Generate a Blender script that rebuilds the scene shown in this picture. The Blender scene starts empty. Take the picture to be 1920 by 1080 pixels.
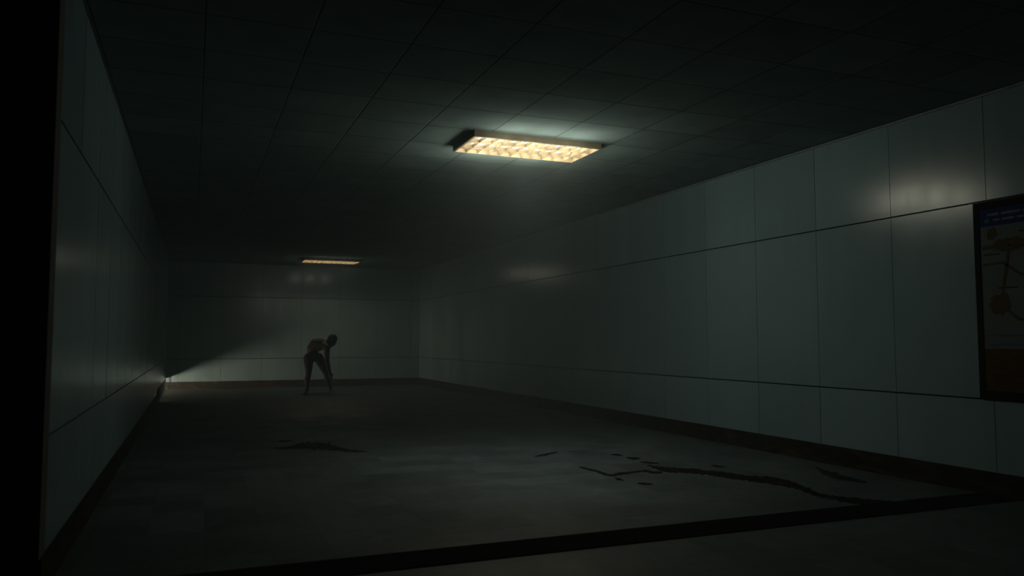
import bpy, bmesh, math, random
from mathutils import Vector, Matrix
random.seed(7)
C = bpy.context.scene.collection
sc = bpy.context.scene

# ------------------------------------------------------------------ dimensions (metres)
XR, YF, H = 5.780, 21.065, 3.149        # right wall, far wall, ceiling height
XL_NEAR, XL_FAR, YN = -0.640, -0.590, 4.27   # left wall (very slightly splayed) and its near end
ZU, ZL, ZB = 2.300, 0.740, 0.180        # upper joint, lower joint, top of skirting
PW, POFF = 0.9174, 5.204                # panel pitch and phase along the corridor
YB0 = -3.5                              # end of the space behind the camera
def xl(y): return XL_NEAR + (XL_FAR - XL_NEAR) * (y - YN) / (YF - YN)

# ------------------------------------------------------------------ helpers
def tag(o, label=None, cat=None, group=None, kind=None):
    if label: o['label'] = label
    if cat: o['category'] = cat
    if group: o['group'] = group
    if kind: o['kind'] = kind
    return o

def obj(name, bm, mat, parent=None, smooth=False):
    me = bpy.data.meshes.new(name)
    bmesh.ops.recalc_face_normals(bm, faces=bm.faces)
    bm.to_mesh(me); bm.free()
    if smooth:
        for p in me.polygons: p.use_smooth = True
    o = bpy.data.objects.new(name, me); C.objects.link(o)
    if mat: me.materials.append(mat)
    if parent: o.parent = parent
    return o

def struct(name, bm, mat):
    return tag(obj(name, bm, mat), kind='structure')

def empty(name, loc, rz=0):
    o = bpy.data.objects.new(name, None); C.objects.link(o)
    o.location = loc; o.rotation_euler = (0, 0, rz); o.empty_display_size = .2
    return o

def box(bm, a, b, M=None):
    vs = []
    for z in (a[2], b[2]):
        for x, y in ((a[0], a[1]), (b[0], a[1]), (b[0], b[1]), (a[0], b[1])):
            v = Vector((x, y, z))
            vs.append(bm.verts.new(M @ v if M else v))
    fs = [bm.faces.new([vs[i] for i in f]) for f in
          ((3, 2, 1, 0), (4, 5, 6, 7), (0, 1, 5, 4), (1, 2, 6, 5), (2, 3, 7, 6), (3, 0, 4, 7))]
    return fs

def rot_of(d):
    return Vector((0, 0, 1)).rotation_difference(d).to_matrix()

def capsule(bm, p0, r0, p1, r1, seg=14, flat=None):
    """tapered limb section with rounded ends; flat = (direction, factor) squeezes it"""
    p0, p1 = Vector(p0), Vector(p1)
    d = p1 - p0; L = d.length; R = rot_of(d.normalized())
    prof = []
    for k in range(5):
        a = -math.pi / 2 + k * math.pi / 8 + .0001
        prof.append((r0 * math.sin(a), max(r0 * math.cos(a), r0 * .02)))
    for k in range(5):
        a = k * math.pi / 8
        prof.append((L + r1 * math.sin(a), max(r1 * math.cos(a), r1 * .02)))
    rings = []
    for t, r in prof:
        ring = []
        for k in range(seg):
            a = 2 * math.pi * k / seg
            v = Vector((r * math.cos(a), r * math.sin(a), t))
            w = R @ v
            if flat:
                n = Vector(flat[0]).normalized(); w = w - n * (w.dot(n) * (1 - flat[1]))
            ring.append(bm.verts.new(p0 + w))
        rings.append(ring)
    for i in range(len(rings) - 1):
        for k in range(seg):
            bm.faces.new((rings[i][k], rings[i][(k + 1) % seg], rings[i + 1][(k + 1) % seg], rings[i + 1][k]))
    bm.faces.new(rings[0][::-1]); bm.faces.new(rings[-1])

def ellipsoid(bm, c, radii, M=None):
    T = Matrix.Translation(Vector(c)) @ ((M or Matrix()).to_4x4()) @ Matrix.Diagonal((*radii, 1))
    bmesh.ops.create_uvsphere(bm, u_segments=20, v_segments=14, radius=1, matrix=T)

def chain(bm, pts):
    for (a, ra), (b, rb) in zip(pts, pts[1:]): capsule(bm, a, ra, b, rb)

def cyl(bm, p0, p1, r, seg=16):
    p0, p1 = Vector(p0), Vector(p1); R = rot_of((p1 - p0).normalized())
    rs = []
    for p in (p0, p1):
        rs.append([bm.verts.new(p + R @ Vector((r * math.cos(2 * math.pi * k / seg), r * math.sin(2 * math.pi * k / seg), 0))) for k in range(seg)])
    for k in range(seg): bm.faces.new((rs[0][k], rs[0][(k + 1) % seg], rs[1][(k + 1) % seg], rs[1][k]))
    bm.faces.new(rs[0][::-1]); bm.faces.new(rs[1])

def fuse(o, voxel, smooth=6):
    """melts overlapping limb sections into one continuous skin"""
    m = o.modifiers.new('r', 'REMESH'); m.mode = 'VOXEL'; m.voxel_size = voxel
    s = o.modifiers.new('s', 'SMOOTH'); s.iterations = smooth; s.factor = .5
    dg = bpy.context.evaluated_depsgraph_get()
    me = bpy.data.meshes.new_from_object(o.evaluated_get(dg))
    old = o.data; o.modifiers.clear(); o.data = me
    bpy.data.meshes.remove(old)
    me.name = o.name
    for p in me.polygons: p.use_smooth = True
    return o

# ------------------------------------------------------------------ node helpers
class NT:
    def __init__(s, name):
        s.m = bpy.data.materials.new(name); s.m.use_nodes = True
        s.t = s.m.node_tree; s.n = s.t.nodes; s.l = s.t.links
        s.b = s.n['Principled BSDF']
    def add(s, kind, **kw):
        n = s.n.new(kind)
        for k, v in kw.items(): setattr(n, k, v)
        return n
    def put(s, sock, v):
        if hasattr(v, 'is_output'): s.l.new(v, sock)
        else: sock.default_value = v
    def math(s, op, a, b=None, c=None, clamp=False):
        n = s.add('ShaderNodeMath', operation=op, use_clamp=clamp)
        s.put(n.inputs[0], a)
        if b is not None: s.put(n.inputs[1], b)
        if c is not None: s.put(n.inputs[2], c)
        return n.outputs[0]
    def coords(s):
        n = s.add('ShaderNodeTexCoord'); x = s.add('ShaderNodeSeparateXYZ')
        s.l.new(n.outputs['Object'], x.inputs[0]); s.obj = n.outputs['Object']
        return x.outputs
    def scaled(s, v, sc_):
        n = s.add('ShaderNodeVectorMath', operation='MULTIPLY'); s.put(n.inputs[0], v); n.inputs[1].default_value = sc_
        return n.outputs[0]
    def noise(s, vec, scale, detail=4, rough=.55):
        n = s.add('ShaderNodeTexNoise'); s.put(n.inputs['Vector'], vec)
        n.inputs['Scale'].default_value = scale; n.inputs['Detail'].default_value = detail; n.inputs['Roughness'].default_value = rough
        return n.outputs['Fac']
    def ramp(s, f, stops):
        n = s.add('ShaderNodeValToRGB'); s.put(n.inputs[0], f); e = n.color_ramp.elements
        e[0].position, e[0].color = stops[0][0], (*stops[0][1], 1)
        e[1].position, e[1].color = stops[-1][0], (*stops[-1][1], 1)
        for p, c in stops[1:-1]:
            k = e.new(p); k.color = (*c, 1)
        return n.outputs[0]
    def remap(s, f, a, b, c, d):
        n = s.add('ShaderNodeMapRange'); s.put(n.inputs[0], f)
        for i, v in enumerate((a, b, c, d)): n.inputs[i + 1].default_value = v
        return n.outputs[0]
    def mix(s, f, a, b, mode='MIX'):
        n = s.add('ShaderNodeMix', data_type='RGBA', blend_type=mode)
        s.put(n.inputs[0], f); s.put(n.inputs[6], a); s.put(n.inputs[7], b)
        return n.outputs[2]
    def grey(s, v):
        n = s.add('ShaderNodeCombineColor')
        for i in range(3): s.put(n.inputs[i], v)
        return n.outputs[0]
    def bump(s, h, strength, dist):
        n = s.add('ShaderNodeBump'); s.put(n.inputs['Height'], h)
        n.inputs['Strength'].default_value = strength; n.inputs['Distance'].default_value = dist
        s.l.new(n.outputs[0], s.b.inputs['Normal'])
    def base(s, c): s.put(s.b.inputs['Base Color'], c if hasattr(c, 'is_output') else (*c, 1))
    def rough(s, v): s.put(s.b.inputs['Roughness'], v)
    def spec(s, v): s.put(s.b.inputs['Specular IOR Level'], v)

def simple(name, col, rough=.5, var=.25, scale=12, metal=0, spec=.5):
    t = NT(name); t.coords()
    f = t.remap(t.noise(t.obj, scale), .3, .7, 1 - var, 1 + var)
    t.base(t.mix(1.0, (*col, 1), t.grey(f), 'MULTIPLY')); t.rough(rough); t.spec(spec)
    t.b.inputs['Metallic'].default_value = metal
    return t.m

def emit(name, col, strength):
    m = bpy.data.materials.new(name); m.use_nodes = True; n = m.node_tree.nodes
    b = n['Principled BSDF']; b.inputs['Base Color'].default_value = (*col, 1)
    b.inputs['Emission Color'].default_value = (*col, 1); b.inputs['Emission Strength'].default_value = strength
    return m

def lines(t, u, pitch, off, half):
    """1 on the joint lines u = off + k*pitch, 0 elsewhere"""
    d = t.math('PINGPONG', t.math('SUBTRACT', u, off), pitch / 2)
    return t.math('SUBTRACT', 1.0, t.math('SMOOTH_MIN', t.math('DIVIDE', d, half), 1.0, .2), clamp=True)

def cell(t, u, pu, ou, v, pv, ov):
    a = t.math('FLOOR', t.math('DIVIDE', t.math('SUBTRACT', u, ou), pu))
    b = t.math('FLOOR', t.math('DIVIDE', t.math('SUBTRACT', v, ov), pv))
    n = t.add('ShaderNodeCombineXYZ'); t.put(n.inputs[0], a); t.put(n.inputs[1], b)
    w = t.add('ShaderNodeTexWhiteNoise', noise_dimensions='2D'); t.l.new(n.outputs[0], w.inputs['Vector'])
    return w.outputs['Value']

# wall panels: satin enamelled grey-green sheet, faint vertical grime
def wall_mat():
    t = NT('panel_enamel'); t.coords()
    at = t.add('ShaderNodeAttribute'); at.attribute_name = 'rnd'
    streak = t.noise(t.scaled(t.obj, (7, 7, .35)), 1.0, 5, .6)
    blotch = t.noise(t.obj, 1.3, 4)
    f = t.math('MULTIPLY', t.remap(streak, .3, .72, .95, 1.03), t.remap(blotch, .3, .7, .93, 1.04))
    f = t.math('MULTIPLY', f, t.remap(at.outputs['Fac'], 0, 1, .92, 1.06))
    t.base(t.mix(1.0, (.268, .405, .462, 1), t.grey(f), 'MULTIPLY'))
    t.rough(t.remap(t.noise(t.scaled(t.obj, (3, 3, .7)), 1.5, 3), .3, .7, .19, .24)); t.spec(.42)
    return t.m
M_WALL = wall_mat()
M_GAP = simple('joint_shadow_gap', (.02, .022, .022), .8)
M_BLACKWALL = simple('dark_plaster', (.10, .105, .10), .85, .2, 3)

def skirting_mat():
    t = NT('dark_brown_stone'); t.coords()
    a = t.noise(t.scaled(t.obj, (1, 1, 4)), 5, 6, .65)
    t.base(t.ramp(a, [(.34, (.007, .0065, .006)), (.5, (.024, .018, .015)), (.62, (.060, .038, .030)), (.74, (.13, .095, .07))]))
    t.rough(.6); t.spec(.15)
    return t.m
M_SKIRT = skirting_mat()

def floor_mat():
    t = NT('worn_floor_tiles'); x = t.coords()
    PX, PY = .335, .335
    rnd = cell(t, x[0], PX, .1, x[1], PY, .05)
    j = t.math('MAXIMUM', lines(t, x[0], PX, .1, .004), lines(t, x[1], PY, .05, .004))
    big = t.noise(t.obj, .55, 5, .6); fine = t.noise(t.scaled(t.obj, (1, 1, 1)), 9, 5, .6)
    f = t.math('MULTIPLY', t.remap(rnd, 0, 1, .78, 1.22), t.remap(big, .3, .7, .64, 1.26))
    f = t.math('MULTIPLY', f, t.remap(fine, .3, .7, .74, 1.2))
    f = t.math('MULTIPLY', f, t.remap(j, 0, 1, 1, .7))
    t.base(t.mix(1.0, (.078, .104, .115, 1), t.grey(f), 'MULTIPLY'))
    t.rough(t.remap(t.noise(t.obj, 2.2, 5), .3, .7, .5, .72)); t.spec(.35)
    t.bump(t.math('ADD', t.math('MULTIPLY', j, -1.0), t.math('MULTIPLY', fine, .35)), .14, .004)
    return t.m
M_FLOOR = floor_mat()

def ceiling_mat():
    t = NT('ceiling_tiles'); x = t.coords()
    PX, PY = .632, .618
    rnd = cell(t, x[0], PX, 2.548, x[1], PY, 6.165)
    j = t.math('MAXIMUM', lines(t, x[0], PX, 2.548, .0085), lines(t, x[1], PY, 6.165, .010))
    f = t.math('MULTIPLY', t.remap(rnd, 0, 1, .88, 1.06), t.remap(t.noise(t.obj, 3.5, 5), .3, .7, .86, 1.08))
    f = t.math('MULTIPLY', f, t.remap(t.noise(t.obj, 160, 2), .35, .65, .92, 1.05))
    f = t.math('MULTIPLY', f, t.remap(j, 0, 1, 1, .28))
    t.base(t.mix(1.0, (.265, .345, .355, 1), t.grey(f), 'MULTIPLY')); t.rough(.9); t.spec(0)
    t.bump(t.math('ADD', t.math('MULTIPLY', j, -1.0), t.math('MULTIPLY', t.noise(t.obj, 160, 2), .12)), .5, .004)
    return t.m
M_CEIL = ceiling_mat()

# ------------------------------------------------------------------ the shell
XW = -4.2      # the wider space beside the camera
bm = bmesh.new(); box(bm, (XW, YB0, -.12), (XR + .25, YF + .3, 0)); struct('floor', bm, M_FLOOR)
bm = bmesh.new(); box(bm, (XW, YB0, H), (XR + .25, YF + .3, H + .15)); struct('ceiling', bm, M_CEIL)

def panel_wall(name, origin, along, out, length, phase, pitch, skip=None):
    """clad wall: dark backing and proud sheets with open joints. origin = floor point of the wall face at s = 0;
    out = unit normal into the room; sheets lie with their faces on the wall plane"""
    bm = bmesh.new(); lay = bm.faces.layers.float.new('rnd')
    a, n = Vector(along), Vector(out); up = Vector((0, 0, 1))
    O = Vector(origin)
    base = Matrix((( a.x, n.x, 0, O.x), (a.y, n.y, 0, O.y), (0, 0, 1, 0), (0, 0, 0, 1)))
    gv, gh = .0025, .0065
    rows = [(ZB - .03, ZL - gh), (ZL + gh, ZU - gh), (ZU + gh, H + .0)]
    s = phase
    while s > 0: s -= pitch
    while s < length:
        s0, s1 = max(s, 0) + gv, min(s + pitch, length) - gv
        if s1 - s0 > .02:
            for z0, z1 in rows:
                if skip and skip(s0, s1, z0, z1):
                    z0 = .275 if z0 < .3 else z0
                c = Vector(((s0 + s1) / 2, -.012, (z0 + z1) / 2))
                tilt = Matrix.Rotation(random.uniform(-.0015, .0015), 4, 'Z') @ Matrix.Rotation(random.uniform(-.001, .001), 4, 'X')
                M = base @ Matrix.Translation(c) @ tilt @ Matrix.Translation(-c)
                r = random.random()
                for f in box(bm, (s0, -.024, z0), (s1, 0, z1), M): f[lay] = r
        s += pitch
    return bm, base

bm, base = panel_wall('wall_right', (XR, YB0, 0), (0, 1, 0), (-1, 0, 0), YF - YB0, (POFF - YB0) % PW, PW)
nf = len(bm.faces); box(bm, (0, -.25, 0), (YF - YB0 + .2, -.016, H), base)
bm.faces.ensure_lookup_table()
wr = struct('wall_right', bm, M_WALL); wr.data.materials.append(M_GAP)
for p in wr.data.polygons[nf:]: p.material_index = 1

bm, base = panel_wall('wall_far', (XR, YF, 0), (-1, 0, 0), (0, -1, 0), XR - XL_FAR, .22, .98)
nf = len(bm.faces); box(bm, (-.2, -.25, 0), (XR + 2.6, -.016, H), base)
wf = struct('wall_far', bm, M_WALL); wf.data.materials.append(M_GAP)
for p in wf.data.polygons[nf:]: p.material_index = 1

# left wall, with a made-up low slot at its far end for hidden lights
SL0, SL1, SZ = 16.2, YF, .272
dl = Vector((XL_FAR - XL_NEAR, YF - YN, 0)); LL = dl.length; dl.normalize()
nl = Vector((dl.y, -dl.x, 0))
bm, base = panel_wall('wall_left', (XL_NEAR, YN, 0), dl, nl, LL, (POFF - YN) % PW, PW,
                      skip=lambda s0, s1, z0, z1: s1 + YN > SL0 + .3)
nf = len(bm.faces)
box(bm, (0.02, -.14, 0), (SL0 - YN, -.016, H), base)
box(bm, (SL0 - YN, -.14, SZ), (LL, -.016, H), base)
# unseen recess added behind the slot to hold the hidden lights
box(bm, (SL0 - YN, -2.2, 0), (SL0 - YN - .1, -.12, .62), base)
box(bm, (SL0 - YN - .1, -2.2, .62), (LL + .1, -.14, .72), base)
box(bm, (SL0 - YN - .1, -2.3, 0), (LL + .1, -2.2, .72), base)
wl = struct('wall_left', bm, M_WALL); wl.data.materials.append(M_GAP)
for p in wl.data.polygons[nf:]: p.material_index = 1

# end of the left wall: the return that faces the camera, and the walls of the space around the camera
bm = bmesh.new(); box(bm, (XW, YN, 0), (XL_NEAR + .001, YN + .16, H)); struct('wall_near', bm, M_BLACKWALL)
bm = bmesh.new(); box(bm, (XW - .2, YB0, 0), (XW, YN + .16, H)); struct('wall_side', bm, M_BLACKWALL)
bm = bmesh.new(); box(bm, (XW - .2, YB0 - .2, 0), (XR + .25, YB0, H)); struct('wall_behind', bm, M_BLACKWALL)

M_BLOCK = simple('light_block_black', (.0015, .0015, .0015), .95, .2, 9, spec=0)  # near-black so the added recess floor and slats throw back no light
bm = bmesh.new(); box(bm, (SL0 - YN - .05, -2.18, 0), (LL - .03, -.015, .004), base); struct('recess_light_block', bm, M_BLOCK)  # added unseen slab, keeps the recess floor from glowing in reflections
# upright slats added across the slot, tilted to block its lights' reflection
bm = bmesh.new(); y = SL0 - YN + .06
while y < LL - .06:
    M = base @ Matrix.Translation((y, -.052, 0)) @ Matrix.Rotation(math.radians(-30), 4, 'Z')
    box(bm, (-.002, -.042, .004), (.002, .042, SZ + .005), M); y += .12
struct('slot_light_baffle', bm, M_BLOCK)

# skirting
def skirt(name, a, b, n, h=ZB, th=.014):
    a, b, n = Vector(a), Vector(b), Vector(n)
    d = (b - a); L = d.length; d.normalize()
    base = Matrix(((d.x, n.x, 0, a.x), (d.y, n.y, 0, a.y), (0, 0, 1, 0), (0, 0, 0, 1)))
    bm = bmesh.new(); box(bm, (0, -.012, 0), (L, th, h), base)
    bmesh.ops.bevel(bm, geom=[e for e in bm.edges if all(v.co.z > h - .001 for v in e.verts)], offset=.004, segments=2, affect='EDGES')
    return struct(name, bm, M_SKIRT)
skirt('baseboard_right', (XR, YB0, 0), (XR, YF, 0), (-1, 0, 0))
skirt('baseboard_far', (XL_FAR - 1.4, YF, 0), (XR, YF, 0), (0, -1, 0))
e = Vector((XL_NEAR, YN, 0)) + dl * (SL0 - YN)
skirt('baseboard_left', (XL_NEAR, YN, 0), e, nl)
skirt('baseboard_near', (XW, YN, 0), (XL_NEAR, YN, 0), (0, -1, 0))
# narrow shadow trim where the walls meet the ceiling
M_TRIM = simple('ceiling_edge_trim', (.30, .34, .33), .45)
bm = bmesh.new(); box(bm, (XR - .022, YB0, H - .014), (XR + .01, YF, H + .005)); struct('trim_1', bm, M_TRIM)

# dark floor strip across the mouth of the corridor
M_STRIP = simple('black_rubber', (.004, .0045, .005), .9, .3, 20, spec=.04)
bm = bmesh.new()
P = [(XW + .1, 4.11), (XR - .016, 4.11), (XR - .016, 4.44), (XL_NEAR + .02, 4.44)]
box(bm, (XL_NEAR + .03, 4.11, 0), (XR - .016, 4.435, .006))
bmesh.ops.bevel(bm, geom=[e for e in bm.edges if all(v.co.z > .005 for v in e.verts)], offset=.004, segments=1, affect='EDGES')
tag(obj('threshold_strip', bm, M_STRIP), 'wide flat black floor strip from the left wall corner to below the map board', 'floor strip')

# ------------------------------------------------------------------ ceiling lights
LX0, LX1, LD, LH = 2.372, 3.705, .655, .058
M_BODY = simple('lamp_housing_bronze', (.30, .25, .18), .6, .15, 8)
M_REFL = simple('reflector_white', (.88, .84, .74), .5, .03, 8)
M_LOUV = simple('louver_cream_enamel', (.36, .29, .19), .4, .05, 8)
TUBE = 18.0
M_TUBE = emit('lit_tube', (1.0, .85, .60), TUBE)

def make_light(y0, power, edge, down, label):
    root = empty('ceiling_light', ((LX0 + LX1) / 2, y0 + LD / 2, H))
    tag(root, label, 'ceiling light', 'louvered fluorescent ceiling lights')
    hx, hy, t = (LX1 - LX0) / 2, LD / 2, .012
    bm = bmesh.new()
    box(bm, (-hx, -hy, -.008), (hx, hy, 0))
    box(bm, (-hx, -hy, -LH), (hx, -hy + t, -.008)); box(bm, (-hx, hy - t, -LH), (hx, hy, -.008))
    box(bm, (-hx, -hy + t, -LH), (-hx + t, hy - t, -.008)); box(bm, (hx - t, -hy + t, -LH), (hx, hy - t, -.008))
    obj('housing', bm, M_BODY, root)
    bm = bmesh.new(); box(bm, (-hx + t, -hy + t, -.0098), (hx - t, hy - t, -.0078))
    tag(obj('reflector', bm, M_REFL, root), 'white reflector plate')
    bm = bmesh.new()
    ix, iy = hx - t, hy - t; zt, zb = -.026, -LH - .003
    nx, ny = 11, 3
    for k in range(ny + 1):
        y = -iy + 2 * iy * k / ny
        y = min(max(y, -iy + .004), iy - .004)
        # long blades: slightly wedge-shaped, thicker at the top like pressed louvers
        w0, w1 = .006, .003
        vs = [bm.verts.new(v) for x in (-ix, ix) for v in ((x, y - w0, zt), (x, y + w0, zt), (x, y + w1, zb), (x, y - w1, zb))]
        for f in ((0, 1, 2, 3), (7, 6, 5, 4), (0, 4, 5, 1), (1, 5, 6, 2), (2, 6, 7, 3), (3, 7, 4, 0)): bm.faces.new([vs[i] for i in f])
    for k in range(nx + 1):
        x = -ix + 2 * ix * k / nx
        x = min(max(x, -ix + .004), ix - .004)
        w0, w1 = .006, .003
        vs = [bm.verts.new(v) for y in (-iy, iy) for v in ((x - w0, y, zt), (x + w0, y, zt), (x + w1, y, zb + .001), (x - w1, y, zb + .001))]
        for f in ((0, 1, 2, 3), (7, 6, 5, 4), (0, 4, 5, 1), (1, 5, 6, 2), (2, 6, 7, 3), (3, 7, 4, 0)): bm.faces.new([vs[i] for i in f])
    tag(obj('louver_grid', bm, M_LOUV, root), 'bright cream louver grid')
    for k in range(ny):
        y = -iy + 2 * iy * (k + .5) / ny
        bm = bmesh.new(); cyl(bm, (-ix + .01, y, -.0175), (ix - .01, y, -.0175), .0075, 10)
        obj('fluorescent_tube', bm, M_TUBE, root, True)
    for x, y, z, p in [(x, y, -.17, power / 6) for x in (-.42, 0, .42) for y in (-.17, .17)] + [(x, y, -.22, edge / 3) for x in (-.34, 0, .34) for y in (-.50, .50)]:
        l = bpy.data.lights.new('lamp_glow', 'POINT'); l.energy = p; l.color = (.99, 1.0, .79); l.shadow_soft_size = .06
        o = bpy.data.objects.new('lamp_glow', l); C.objects.link(o); o.parent = root; o.location = (x, y, z)
    l = bpy.data.lights.new('lamp_downlight', 'SPOT'); l.energy = down; l.color = (.90, 1.0, .90); l.shadow_soft_size = .12
    l.spot_size = math.radians(90); l.spot_blend = 1.0
    o = bpy.data.objects.new('lamp_downlight', l); C.objects.link(o); o.parent = root; o.location = (0, 0, -.10)
    return root
make_light(6.775, 17.0, 4.2, 41.0, 'large brightly glowing louvered ceiling light in the middle of the ceiling')
make_light(18.86, 1.9, .3, 4.0, 'small distant louvered ceiling light close to the far wall')

# unseen lights added in the recess, standing in for a sourceless spill
for y, p in ((17.3, 24), (18.3, 24), (19.2, 46), (20.0, 34), (20.5, 42)):
    l = bpy.data.lights.new('added_spill_light', 'POINT'); l.energy = p; l.color = (1.0, .84, .58); l.shadow_soft_size = .085
    o = bpy.data.objects.new('added_spill_light', l); C.objects.link(o); o.location = (xl(y) - .56, y, .09)

# ------------------------------------------------------------------ wall map on the right wall
def wall_map():
    Y1, Y0, Z0, Z1 = 4.385, 3.02, .748, 2.288       # far edge, near edge, bottom, top
    root = empty('wall_map', (XR, (Y0 + Y1) / 2, Z0))
    tag(root, 'large dark framed map board with blue header on the right wall', 'map board')
    cx, cy, cz = XR, (Y0 + Y1) / 2, Z0
    def B(bm, ya, yb, za, zb, d0, d1): box(bm, (XR - d1 - cx, ya - cy, za - cz), (XR - d0 - cx, yb - cy, zb - cz))
    fw, ft = .045, .06
    bm = bmesh.new()
    B(bm, Y0, Y1, Z0, Z0 + ft, 0, .026); B(bm, Y0, Y1, Z1 - ft, Z1, 0, .026)
    B(bm, Y0, Y0 + fw, Z0 + ft, Z1 - ft, 0, .026); B(bm, Y1 - fw, Y1, Z0 + ft, Z1 - ft, 0, .026)
    obj('frame', bm, simple('map_frame_black', (.005, .005, .006), .7, spec=.1), root)
    a, b = Y0 + fw, Y1 - fw
    bm = bmesh.new(); B(bm, a, b, Z0 + ft, Z1 - ft, 0, .018)
    sheet = obj('map_sheet', bm, simple('map_paper', (.13, .155, .168), .6, .1, 5, spec=.2), root)
    def part(name, col, rects, d=.0195, parent=None, rough=.5):
        bm = bmesh.new()
        for ya, yb, za, zb in rects: B(bm, ya, yb, za, zb, .0175, d)
        return obj(name, bm, simple(name + '_ink', col, rough, .1, spec=.03), parent or sheet)
    part('header_band', (.015, .035, .16), [(a, b, 2.092, Z1 - ft)])
    # two lines of (illegible) header lettering: word-sized strokes
    tx = []; y = b - .055
    for wlen in (.11, .17, .08, .20, .13, .10):
        y -= wlen; tx.append((y, y + wlen - .02, 2.172, 2.190))
    y = b - .10
    for wlen in (.07, .12, .15, .06, .18, .09):
        y -= wlen; tx.append((y, y + wlen - .02, 2.128, 2.144))
    part('header_lettering', (.20, .23, .30), tx, .0205)
    part('header_emblem', (.06, .17, .09), [(b - .085, b - .045, 2.120, 2.150)], .0205)
    # routes on the map
    bm = bmesh.new()
    def route(pts, w):
        for (y0, z0), (y1, z1) in zip(pts, pts[1:]):
            d = Vector((y1 - y0, z1 - z0)); n = Vector((-d.y, d.x)).normalized() * w / 2
            q = [(y0 + n.x, z0 + n.y), (y0 - n.x, z0 - n.y), (y1 - n.x, z1 - n.y), (y1 + n.x, z1 + n.y)]
            lo = [bm.verts.new((XR - .0175 - cx, u - cy, v - cz)) for u, v in q]
            hi = [bm.verts.new((XR - .0200 - cx, u - cy, v - cz)) for u, v in q]
            bm.faces.new(hi); bm.faces.new(lo[::-1])
            for i in range(4): bm.faces.new((lo[i], lo[(i + 1) % 4], hi[(i + 1) % 4], hi[i]))
    def blob(y, z, ry, rz, seed):
        rr = random.Random(seed); n = 22
        q = [(y + ry * math.cos(2 * math.pi * k / n) * rr.uniform(.75, 1.15), z + rz * math.sin(2 * math.pi * k / n) * rr.uniform(.75, 1.15)) for k in range(n)]
        lo = [bm.verts.new((XR - .0175 - cx, u - cy, v - cz)) for u, v in q]
        hi = [bm.verts.new((XR - .0198 - cx, u - cy, v - cz)) for u, v in q]
        bm.faces.new(hi); bm.faces.new(lo[::-1])
        for i in range(n): bm.faces.new((lo[i], lo[(i + 1) % n], hi[(i + 1) % n], hi[i]))
    blob(4.10, 1.935, .13, .06, 1); blob(4.19, 1.48, .09, .085, 2); blob(3.62, 1.62, .16, .12, 3); blob(4.24, 2.03, .045, .05, 4)
    route([(4.32, 1.925), (4.18, 1.93), (3.95, 1.945), (3.55, 1.90), (3.2, 1.98)], .028)
    route([(4.32, 1.79), (4.16, 1.80), (4.02, 1.70), (3.7, 1.66), (3.2, 1.70)], .018)
    route([(4.10, 1.93), (4.13, 1.75), (4.19, 1.48), (4.05, 1.36), (3.5, 1.33)], .022)
    obj('yellow_routes', bm, simple('route_ink', (.105, .08, .025), .5, .1, spec=.03), sheet)
    part('red_route', (.16, .05, .025), [(3.3, 4.06, 1.905, 1.918)], .0205)
    part('blue_lines', (.10, .13, .30), [(a + .03, b - .03, 1.236, 1.244), (a + .03, b - .03, 1.165, 1.176)], .0200)
    part('legend_band', (.095, .055, .016), [(a, b, Z0 + ft, 1.135)])
    tx = []; rr = random.Random(5)
    for z in (1.05, .985, .92, .86):
        y = b - .06
        while y > a + .16:
            w = rr.uniform(.05, .12); tx.append((y - w, y, z, z + .018)); y -= w + rr.choice((.02, .07))
    part('lettering', (.05, .04, .03), tx + [(4.18, 4.31, 1.865, 1.873), (3.9, 4.02, 2.02, 2.03), (4.05, 4.2, 1.60, 1.608), (3.4, 3.6, 1.8, 1.81), (3.3, 3.5, 1.45, 1.46)], .0205)
wall_map()

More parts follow.
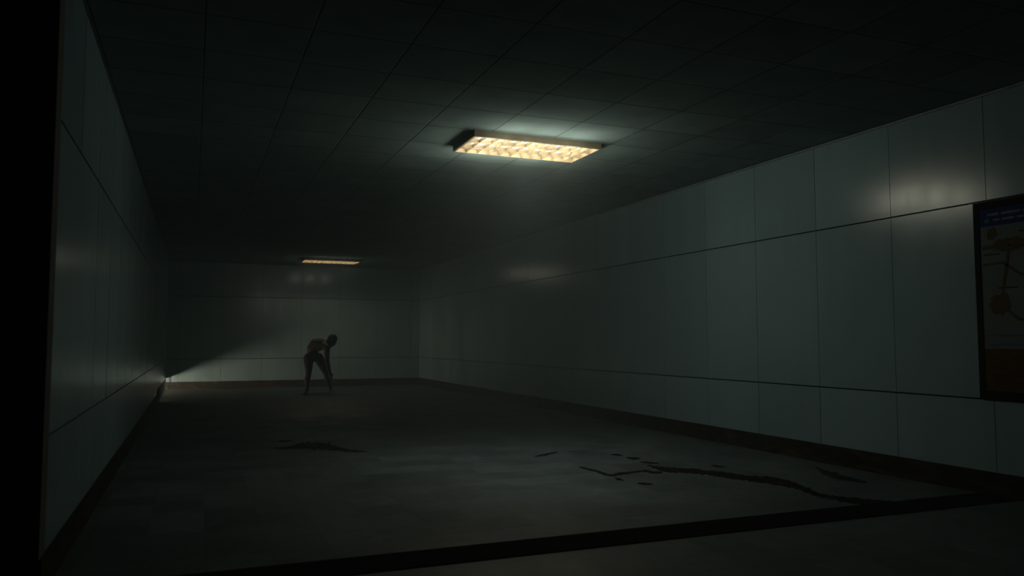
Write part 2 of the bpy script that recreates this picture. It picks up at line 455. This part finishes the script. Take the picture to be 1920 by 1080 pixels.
# ------------------------------------------------------------------ stains on the floor
STAINS = {'trail': [[(3.433, 6.779, 3.419, 6.751), (3.459, 6.709, 3.424, 6.64), (3.488, 6.509, 3.446, 6.431), (3.484, 6.369, 3.429, 6.269), (3.498, 6.257, 3.457, 6.184), (3.612, 6.333, 3.542, 6.209), (3.687, 6.318, 3.643, 6.243), (3.789, 6.348, 3.751, 6.285), (3.901, 6.374, 3.854, 6.298), (3.952, 6.29, 3.873, 6.166), (4.005, 6.221, 3.973, 6.172)], [(4.092, 6.617, 4.075, 6.589), (4.114, 6.538, 4.046, 6.431), (4.154, 6.471, 4.004, 6.237), (4.26, 6.361, 4.107, 6.133), (4.372, 6.266, 4.233, 6.067), (4.475, 6.079, 4.317, 5.866), (4.52, 5.982, 4.346, 5.753), (4.59, 5.771, 4.417, 5.555), (4.71, 5.635, 4.501, 5.386), (4.773, 5.439, 4.566, 5.205), (4.671, 5.137, 4.509, 4.96), (4.586, 4.871, 4.478, 4.757), (4.637, 4.704, 4.515, 4.581), (4.784, 4.536, 4.63, 4.392), (4.941, 4.389, 4.755, 4.225), (5.112, 4.258, 4.951, 4.126)], [(4.112, 7.374, 4.093, 7.34), (4.174, 7.37, 4.116, 7.269), (4.183, 7.242, 4.164, 7.209)], [(4.162, 7.129, 4.143, 7.097), (4.218, 7.097, 4.134, 6.956), (4.251, 7.015, 4.232, 6.984)], [(4.139, 6.832, 4.121, 6.802), (4.209, 6.767, 4.155, 6.68), (4.26, 6.673, 4.242, 6.645)], [(3.452, 6.128, 3.439, 6.104), (3.46, 6.067, 3.421, 5.999), (3.459, 5.983, 3.446, 5.961)], [(3.508, 5.827, 3.495, 5.806), (3.558, 5.807, 3.506, 5.722), (3.598, 5.738, 3.585, 5.717)], [(4.655, 6.372, 4.635, 6.346), (4.697, 6.338, 4.638, 6.259), (4.719, 6.243, 4.699, 6.218)], [(3.317, 7.55, 3.302, 7.516), (3.426, 7.63, 3.379, 7.525), (3.557, 7.714, 3.5, 7.589), (3.672, 7.744, 3.655, 7.707)]], 'patch': [[(5.532, 5.95, 5.509, 5.925), (5.452, 5.749, 5.258, 5.546), (5.433, 5.598, 5.203, 5.364), (5.362, 5.372, 5.201, 5.212), (5.329, 5.133, 5.289, 5.095)]], 'left': [[(0.882, 9.23, 0.878, 9.185), (0.967, 9.268, 0.948, 9.087), (1.053, 9.257, 1.028, 9.032), (1.203, 9.52, 1.145, 9.054), (1.412, 9.487, 1.331, 8.933), (1.498, 9.324, 1.419, 8.829), (1.554, 9.007, 1.502, 8.706), (1.62, 8.748, 1.59, 8.583), (1.708, 8.69, 1.676, 8.526), (1.778, 8.573, 1.769, 8.532)], [(0.965, 9.852, 0.96, 9.801), (1.042, 9.889, 1.024, 9.709), (1.124, 9.842, 1.119, 9.79)]]}
def wet_mat(name, lo, hi):
    t = NT(name); t.coords()
    t.base(t.ramp(t.noise(t.obj, 7, 5), [(.3, (.006, .005, .005)), (.7, (.016, .011, .010))])); t.rough(.8); t.spec(.08)
    a = t.remap(t.noise(t.scaled(t.obj, (9, 9, 1)), 1.0, 6, .7), .36, .50, lo, hi)
    t.put(t.b.inputs['Alpha'], a)
    return t.m
M_WET = wet_mat('dark_dried_liquid', .35, 1.0); M_FAINT = wet_mat('faint_dried_liquid', .1, .62)
def stain(key, label, seed, mat):
    rr = random.Random(seed); bm = bmesh.new()
    for ribbon in STAINS[key]:
        A = [Vector(p[:2]) for p in ribbon]; Bq = [Vector(p[2:]) for p in ribbon]
        up, lo = [], []
        for i in range(len(A) - 1):
            n = 9
            for k in range(n):
                f = k / n
                a = A[i].lerp(A[i + 1], f); b = Bq[i].lerp(Bq[i + 1], f)
                w = (a - b).length; d = (a - b).normalized()
                up.append(a + d * rr.gauss(0, .12) * w + Vector((rr.gauss(0, .006), 0)))
                lo.append(b + d * rr.gauss(0, .12) * w + Vector((rr.gauss(0, .006), 0)))
        up.append(A[-1]); lo.append(Bq[-1])
        top = [[bm.verts.new((p.x, p.y, .0035)) for p in row] for row in (up, lo)]
        bot = [[bm.verts.new((p.x, p.y, -.001)) for p in row] for row in (up, lo)]
        n = len(up)
        for i in range(n - 1):
            bm.faces.new((top[0][i], top[0][i + 1], top[1][i + 1], top[1][i]))
            bm.faces.new((top[0][i + 1], top[0][i], bot[0][i], bot[0][i + 1]))
            bm.faces.new((top[1][i], top[1][i + 1], bot[1][i + 1], bot[1][i]))
        for i in (0, n - 1): bm.faces.new((top[0][i], top[1][i], bot[1][i], bot[0][i]))
    tag(obj('floor_stain', bm, mat), label, 'stain')
stain('trail', 'long dark branching trail on the floor tiles running from mid corridor to the black strip', 3, M_WET)
stain('patch', 'short dark smear on the floor near the right skirting', 4, M_FAINT)
stain('left', 'dark narrow smear on the floor in front of the bent person', 5, M_FAINT)

# ------------------------------------------------------------------ the bent figure
def figure():
    root = empty('person', (2.620, 18.415, 0), -.3851)
    tag(root, 'gaunt dark person bent over with one arm hanging, standing legs apart before the far wall', 'person')
    V = Vector
    # joints: x = to the right in the corridor view, y = away, z = up
    hipN, kneeN, ankN = V((-.140, -.11, .80)), V((-.105, -.23, .43)), V((-.108, -.36, .085))
    hipF, kneeF, ankF = V((.030, .11, .80)), V((.185, .25, .43)), V((.250, .38, .085))
    pel, mid, chest, neck = V((-.065, 0, .845)), V((-.090, 0, 1.02)), V((.085, 0, 1.11)), V((.215, 0, 1.13))
    head = V((.365, 0, 1.185))
    bm = bmesh.new()
    # torso: hunched back, narrow waist, rib cage
    capsule(bm, pel + V((0, -.05, 0)), .115, pel + V((.0, .05, 0)), .115)
    chain(bm, [(pel, .13), (mid, .118), (chest, .145)])
    capsule(bm, mid + V((.02, -.05, 0)), .10, chest + V((0, -.07, 0)), .125)
    capsule(bm, mid + V((.02, .05, 0)), .10, chest + V((0, .07, 0)), .125)
    ellipsoid(bm, (-.005, 0, 1.10), (.15, .14, .145))
    for q in (-1, 1):                                                         # shoulder girdle, blades and armpits
        capsule(bm, V((.150, 0, 1.11)), .095, V((.215, .125 * q, 1.085)), .075)
        capsule(bm, V((.02, .06 * q, 1.10)), .115, V((.205, .13 * q, 1.075)), .072)
        capsule(bm, V((.215, .125 * q, 1.085)), .075, V((.240, .16 * q, 1.055)), .066)
    chain(bm, [(chest, .12), (neck, .07), (head + V((-.05, 0, -.01)), .055)])
    # legs
    for hp, kn, an, s in ((hipN, kneeN, ankN, -1), (hipF, kneeF, ankF, 1)):
        chain(bm, [(hp, .108), (hp.lerp(kn, .5), .092), (kn, .064)])
        cal = kn.lerp(an, .33) + V((-.018, 0, 0))
        chain(bm, [(kn, .062), (cal, .064), (kn.lerp(an, .75), .046), (an, .040)])
        ellipsoid(bm, kn + V((.03, 0, 0)), (.035, .04, .045))
        toe = an + (V((.006, -.155, -.058)) if s < 0 else V((.045, -.15, -.058)))
        heel = an + V((-.005, .035, -.05))
        chain(bm, [(heel, .035), (an + V((0, -.02, -.02)), .036), (toe, .027)])
        capsule(bm, heel + V((0, 0, -.005)), .03, toe, .026)
        sd = V((1, 0, 0))
        for k, (off, L, r) in enumerate(((-.034, .052, .0145), (-.012, .05, .011), (.006, .045, .0105), (.022, .038, .010), (.036, .030, .009))):
            o = off * (1 if s < 0 else -1)
            t0 = toe + V((o, .0, -.008)); capsule(bm, t0, r, t0 + V((o * .2, -L, -.006)), r * .9, 8)
    # arms with hands
    for sh, el, wr, s in ((V((.275, -.17, 1.055)), V((.285, -.185, .725)), V((.350, -.165, .445)), -1),
                          (V((.220, .17, 1.065)), V((.222, .20, .735)), V((.285, .19, .47)), 1)):
        chain(bm, [(sh, .066), (sh.lerp(el, .45), .050), (el, .039)])
        chain(bm, [(el, .039), (el.lerp(wr, .3), .040), (wr, .026)])
        d = (wr - el).normalized()
        d = (d + V((-.05, 0, -.25))).normalized()
        side = V((.75, .65 * s, 0)).normalized(); side = (side - d * side.dot(d)).normalized()
        nrm = d.cross(side).normalized()
        pc = wr + d * .05
        capsule(bm, wr, .025, wr + d * .035, .030, flat=(nrm, .7))
        for q in (-.027, -.009, .009, .027):
            capsule(bm, wr + d * .03 + side * q * .7, .015, wr + d * .085 + side * q, .0135, 10)
        for q, L in ((-.030, .062), (-.010, .080), (.011, .088), (.032, .076)):
            b = wr + d * .088 + side * q
            m = b + d * L * .5 + nrm * .008 * s; t = m + d * L * .42 + nrm * .024 * s + side * q * .12
            chain(bm, [(b, .0105), (m, .0092), (t, .0078)])
        b = wr + d * .035 + side * .024
        m = b + (d * .6 + side * .75).normalized() * .042; t = m + (d * .9 + side * .3).normalized() * .034
        chain(bm, [(b, .0145), (m, .0115), (t, .0092)])
    # head: bowed forward and down; face towards +x and below
    R = Matrix.Rotation(math.radians(38), 3, 'Y')      # pitch the face down
    def hp_(x, y, z): return head + R @ V((x, y, z))
    ellipsoid(bm, hp_(-.012, 0, .035), (.102, .078, .098), R)       # skull
    ellipsoid(bm, hp_(.030, 0, -.045), (.068, .060, .085), R)       # face
    capsule(bm, hp_(.045, 0, -.105), .034, hp_(.058, 0, -.112), .026)   # chin
    capsule(bm, hp_(.084, -.032, .018), .014, hp_(.084, .032, .018), .014)   # brow
    capsule(bm, hp_(.090, 0, .008), .010, hp_(.112, 0, -.035), .013)         # nose
    ellipsoid(bm, hp_(.098, 0, -.040), (.016, .018, .010), R)
    capsule(bm, hp_(.087, -.018, -.070), .009, hp_(.087, .018, -.070), .009)  # lips
    capsule(bm, hp_(.083, -.016, -.082), .009, hp_(.083, .016, -.082), .009)
    for s in (-1, 1):
        ellipsoid(bm, hp_(.082, .030 * s, -.006), (.012, .013, .011), R)     # eyes
        ellipsoid(bm, hp_(.062, .046 * s, -.036), (.022, .014, .018), R)     # cheekbones
        ellipsoid(bm, hp_(-.008, .079 * s, -.012), (.020, .010, .032), R)    # ears
    skin = NT('grimy_skin'); skin.coords()
    skin.base(skin.ramp(skin.noise(skin.obj, 5, 5), [(.3, (.030, .018, .017)), (.55, (.070, .038, .034)), (.75, (.11, .060, .053))]))
    skin.rough(.6); skin.spec(.35)
    b = obj('body', bm, skin.m, root); fuse(b, .0055, 9)
    # short dark hair with a ragged tuft at the crown
    bm = bmesh.new()
    ellipsoid(bm, hp_(-.024, 0, .050), (.112, .087, .108), R)
    ellipsoid(bm, hp_(-.050, 0, .000), (.075, .078, .085), R)
    rr = random.Random(2)
    for k in range(34):
        a = rr.uniform(0, 2 * math.pi); e2 = rr.uniform(.1, 1.3)
        n = V((-abs(math.cos(a)) * math.cos(e2) * .9 + .1, math.sin(a) * math.cos(e2), math.sin(e2)))
        p = hp_(-.024 + n.x * .095, n.y * .078, .05 + n.z * .088)
        capsule(bm, p, .015, p + (R @ n) * rr.uniform(.008, .03) + V((-.006, 0, .004)), .006, 8)
    h = obj('hair', bm, simple('black_hair', (.012, .010, .010), .55, .3, 30), root); fuse(h, .006, 2)
    # close-fitting dark shorts
    bm = bmesh.new()
    capsule(bm, pel + V((0, -.05, .0)), .124, pel + V((0, .05, .0)), .124)
    capsule(bm, pel, .134, pel + V((-.002, 0, .05)), .127)
    for hp, kn in ((hipN, kneeN), (hipF, kneeF)):
        capsule(bm, hp, .115, hp.lerp(kn, .30), .105)
    s_ = obj('shorts', bm, simple('dark_cloth', (.022, .020, .021), .85, .3, 25), root); fuse(s_, .008, 3)
figure()

# ------------------------------------------------------------------ air, camera, colour
w = bpy.data.worlds.new('hazy_air'); sc.world = w; w.use_nodes = True
n = w.node_tree.nodes; n['Background'].inputs[0].default_value = (0, 0, 0, 1); n['Background'].inputs[1].default_value = 0
vs = n.new('ShaderNodeVolumeScatter'); vs.inputs['Color'].default_value = (.80, .97, 1.0, 1)
vs.inputs['Density'].default_value = .017; vs.inputs['Anisotropy'].default_value = -.30
w.node_tree.links.new(vs.outputs[0], n['World Output'].inputs['Volume'])

cam = bpy.data.cameras.new('camera'); co = bpy.data.objects.new('camera', cam); C.objects.link(co)
co.location = (0, 0, 1.2); co.rotation_euler = (math.pi / 2 + .0666, 0, -.3851)
cam.sensor_width = 36; cam.lens = 1472.19 / 1920 * 36; cam.clip_start = .05
cam.dof.use_dof = True; cam.dof.focus_distance = 10; cam.dof.aperture_fstop = 2.2
sc.camera = co
sc.view_settings.view_transform = 'Standard'; sc.view_settings.look = 'None'
sc.view_settings.exposure = 0; sc.view_settings.gamma = 1; sc.view_settings.use_curve_mapping = False
sc.cycles.use_denoising = True
try: sc.cycles.denoiser = 'OPENIMAGEDENOISE'
except Exception: pass
sc.cycles.max_bounces = 6; sc.cycles.diffuse_bounces = 1; sc.cycles.volume_bounces = 1
sc.cycles.sample_clamp_indirect = 4
